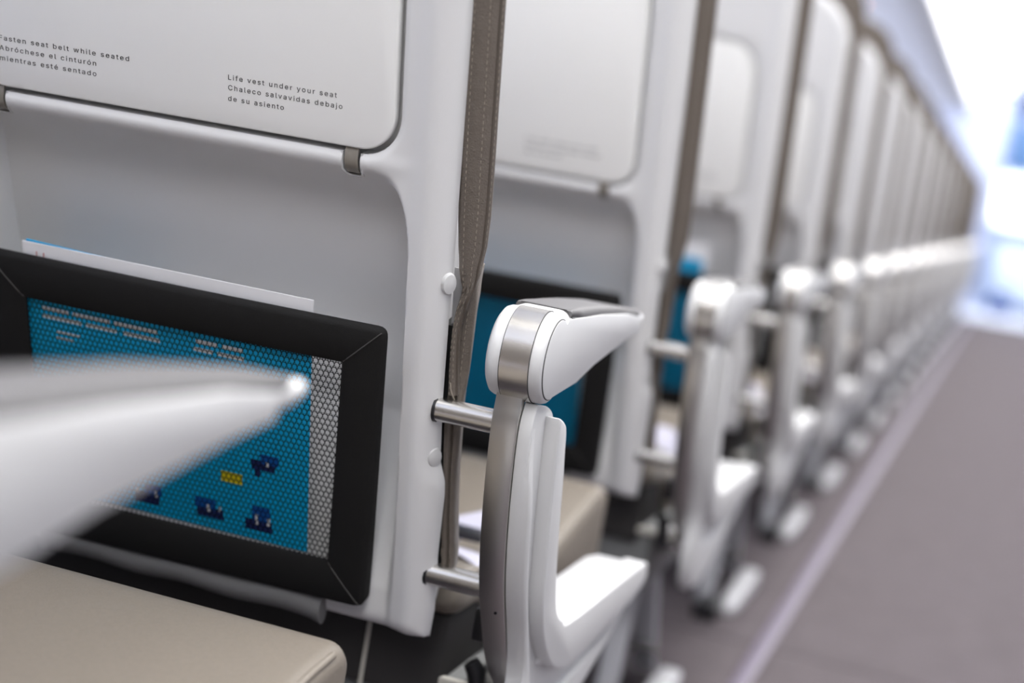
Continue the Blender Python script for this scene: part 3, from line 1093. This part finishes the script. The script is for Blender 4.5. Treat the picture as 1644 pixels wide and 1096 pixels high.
NTH = ['second', 'third', 'fourth', 'fifth', 'sixth', 'seventh', 'eighth', 'ninth', 'tenth', 'eleventh', 'twelfth', 'thirteenth',
       'fourteenth', 'fifteenth', 'sixteenth', 'seventeenth', 'eighteenth', 'nineteenth']
r = copy_seat(-PITCH)
r['label'] = 'airline seat closest to the camera showing a blurred white armrest and beige cushion'
NSEATS = 18
for k in range(1, NSEATS + 1):
    r = copy_seat(PITCH * k)
    if k == 1:
        r['label'] = 'white-backed airline seat directly in front of the sharp one, seen through its armrest rods'
    elif k == NSEATS:
        r['label'] = 'farthest airline seat of the aisle row, a small blurred back beside the bright door zone'
    else:
        r['label'] = '%s white-backed airline seat ahead of the sharp one along the aisle row' % NTH[k - 2]

for k in range(-1, 6):  # unseen middle seats, added to shade the space under the aisle row
    r = copy_seat(PITCH * k, -0.505, True)
    r['group'] = 'middle seats'
    r['label'] = 'middle airline seat beyond the aisle seats, hidden behind their white backs'


# ==================================================================== cards and magazines in the pockets
def flat(name, quads, mats, dy, lean=0.0):
    """a printed sheet: quads of (x0, x1, z0, z1, w, thickness, material number) on the seat-back plane"""
    v, f, idx = [], [], []
    for x0, x1, z0, z1, w, th, m in quads:
        b = len(v)
        for ww in (w - th, w):
            for x, z in ((x0, z0), (x1, z0), (x1, z1), (x0, z1)):
                p = P(x, z + lean * (x - x0 - .04), ww)
                v.append((p[0], p[1] + dy, p[2]))
        for q in ((0, 3, 2, 1), (4, 5, 6, 7), (0, 1, 5, 4), (1, 2, 6, 5), (2, 3, 7, 6), (3, 0, 4, 7)):
            f.append(tuple(b + i for i in q))
            idx.append(m)
    me = bpy.data.meshes.new('m')
    c = np.array(v).mean(axis=0)
    me.from_pydata((np.array(v) - c).tolist(), [], f)
    me.polygons.foreach_set('material_index', idx)
    o = link(name, me, mats)
    o.location = c
    return o


CM = [M['card_white'], M['card_blue'], M['card_navy'], M['card_mid'], M['card_yellow'], M['card_red']]


def card_quads(x0, x1, zt, zb, wc):
    q = [(x0, x1, zb, zt, wc, .0009, 0)]
    e = wc + .00015
    q.append((x0 + .0005, x1 - .0004, zb + .0085, zt - .020, e, .0001, 1))
    e2 = wc + .0003
    sx = x0 + .2585 - .2585

    def bar(a, b, c, d, m):
        q.append((x0 + a, x0 + b, zb + c, zb + d, e2, .0001, m))
    # two lines of white title and small lines below it
    for a, b in ((.016, .040), (.044, .078), (.082, .121), (.155, .174), (.178, .196)):
        bar(a, b, .1640, .1672, 0)
    for a, b in ((.016, .052), (.056, .084), (.090, .123), (.153, .170), (.174, .197)):
        bar(a, b, .1575, .1607, 0)
    bar(.028, .050, .147, .149, 0)
    bar(.028, .044, .142, .144, 0)
    # yellow block and the pictures along the bottom
    bar(.177, .196, .053, .062, 4)
    for cx, cz, parts in (
            (.110, .025, ((-.013, .010, -.008, .002, 2), (-.004, .012, .000, .009, 3), (-.012, -.009, .000, .004, 0), (.006, .0085, -.001, .005, 0))),
            (.168, .026, ((-.013, .011, -.008, .001, 2), (-.015, .004, -.001, .008, 3), (-.004, -.001, -.003, .003, 0), (.0065, .0090, -.001, .004, 0))),
            (.213, .027, ((-.014, .010, -.010, -.001, 2), (-.008, .008, -.002, .011, 3), (-.005, -.0025, -.005, .004, 0), (.0055, .0085, -.004, .003, 0))),
            (.216, .074, ((-.012, .009, -.004, .004, 2), (-.004, .012, .002, .010, 3), (-.009, -.004, -.010, -.003, 2), (.001, .0035, .000, .004, 0)))):
        for n_, (a, b, c, d, m) in enumerate(parts):
            q.append((x0 + cx + a, x0 + cx + b, zb + cz + c, zb + cz + d, e2 + .0001 * n_, .0001, m))
    # small red letters at the top left corner
    for a in (.0125, .0190):
        q.append((x0 + a, x0 + a + .0008, zt - .0125, zt - .0065, e2, .0001, 5))
    q.append((x0 + .0125, x0 + .0198, zt - .0125, zt - .0115, e2, .0001, 5))
    return q


o = flat('safety_card', card_quads(-.7455, -.4905, .6025, .3850, .0075), CM, 0)
tag(o, 'white and blue safety card in the black pocket of the sharp seat', 'safety card', 'safety cards')
o = flat('magazine', [(-.7430, -.672, .385, .6025, .0060, .0015, 0)], [M['mag_blue']], 0, -.028)
tag(o, 'blue booklet corner peeking above the white card in the sharp seat pocket', 'magazine', 'magazines')
o = flat('magazine', [(-.755, -.4745, .385, .575, -.004, .0025, 0)], [M['mag_blue']], PITCH)
tag(o, 'dark blue booklet behind the net of the second pocket, seen around the armrest', 'magazine', 'magazines')
o = flat('magazine', [(-.74, -.4775, .380, .6140, .0045, .003, 0)], [M['mag_blue']], 2 * PITCH)
tag(o, 'bright blue booklet standing out of the third pocket, above the second armrest', 'magazine', 'magazines')
o = flat('safety_card', [(-.745, -.4700, .385, .640, -.001, .001, 0)], [M['card_white']], 2 * PITCH)
tag(o, 'pale card standing behind the bright blue booklet in the third pocket', 'safety card', 'safety cards')


# ==================================================================== things in the door zone at the far end
def rprism_y(x0, x1, z0, z1, r, y0, y1):
    poly = rrect(x0, x1, z0, z1, r, 6)
    n = len(poly)
    v = [(x, y0, z) for x, z in poly] + [(x, y1, z) for x, z in poly]
    f = [tuple(range(n)), tuple(range(n, 2 * n))] + [(i, (i + 1) % n, n + (i + 1) % n, n + i) for i in range(n)]
    return pymesh(v, f, True, False)


# bright window in the far wall, with its pane and frame
wf = struct('window_1', rprism_y(-.34, .34, .80, 1.36, .10, 17.26, 17.31), mat('window_surround', (0.75, 0.80, 0.92), 0.4))
wp = link('pane', rprism_y(-.30, .30, .835, 1.325, .08, 17.245, 17.262), emis('daylight_pane', (0.93, 0.97, 1.0), 1.6), wf)
bp = link('header_panel', bev(rprism_y(-.27, .40, 1.39, 1.86, .02, 17.255, 17.305), .004), mat('sky_blue_panel', (0.09, 0.19, 0.36), 0.5))
tag(bp, 'blue panel high on the far wall above the bright window', 'panel')

trolley = bpy.data.objects.new('galley_trolley', None)
trolley.location = (0.10, 16.75, 0)
COL.objects.link(trolley)


def tpart(name, me, m, parent):
    me.transform(Matrix.Translation(-Vector(trolley.location)))
    return link(name, me, m, parent)


tb = tpart('body', box(-.20, .40, 16.55, 16.95, .10, .66, False, .02), mat('pale_trolley_panel', (0.72, 0.82, 0.96), 0.35), trolley)
tpart('top_tray', box(-.21, .41, 16.54, 16.96, .66, .685, False, .008), mat('trolley_top', (0.70, 0.78, 0.92), 0.35), trolley)
tpart('handle', tube([(-.03, 16.53, .69), (-.03, 16.53, .725), (.15, 16.53, .725), (.15, 16.53, .69)], .012, 10, local=False), mat('blue_grey_handle', (0.20, 0.32, 0.55), 0.4), trolley)
for x in (-.16, .36):
    for y in (16.6, 16.9):
        tpart('wheel', tube([(x - .015, y, .05), (x + .015, y, .05)], .05, 16, local=False), M['lever'], trolley)
tag(trolley, 'pale blue galley trolley standing under the bright window at the far end', 'trolley')

rings = []
for z, hx, hy in ((0.001, .085, .05), (.03, .10, .06), (.12, .098, .055), (.17, .08, .04), (.185, .05, .02)):
    rings.append([(-.06 + p[0], 16.38 + p[1], z + .02) for p in rrect(-hx, hx, -hy, hy, .02, 4)])
bag = link('bag', loft(rings, local=False), mat('dark_blue_bag_cloth', (0.006, 0.045, 0.22), 0.7))
me = tube(spline([(-.11, 16.38, .19), (-.09, 16.38, .25), (-.03, 16.38, .25), (-.01, 16.38, .19)], 14), .007, 8, local=False)
link('handle', me, mat('bag_handle', (0.01, 0.05, 0.2), 0.6), bag)
for o in (bag,):
    o.location.z -= .02
tag(bag, 'dark blue bag on the floor in front of the pale trolley', 'bag')

# warm reading light under the bins
rl = link('reading_light', revolve_x([(0, .001), (0, .030), (.012, .034), (.012, .001)], 0, 0, 24), mat('lamp_rim', (0.7, 0.7, 0.7), 0.4))
for vv in rl.data.vertices:
    x, y, z = vv.co + ROOT
    vv.co = (y, z, -x)
rl.location = (-0.86, 7.45, 1.644)
ln = link('lens', rl.data.copy(), emis('warm_lamp_lens', (1.0, 0.42, 0.22), 6.0), rl)
for vv in ln.data.vertices:
    vv.co = (vv.co.x * .75, vv.co.y * .75, vv.co.z - .003)
tag(rl, 'small warm orange reading light glowing under the overhead bins', 'reading light')
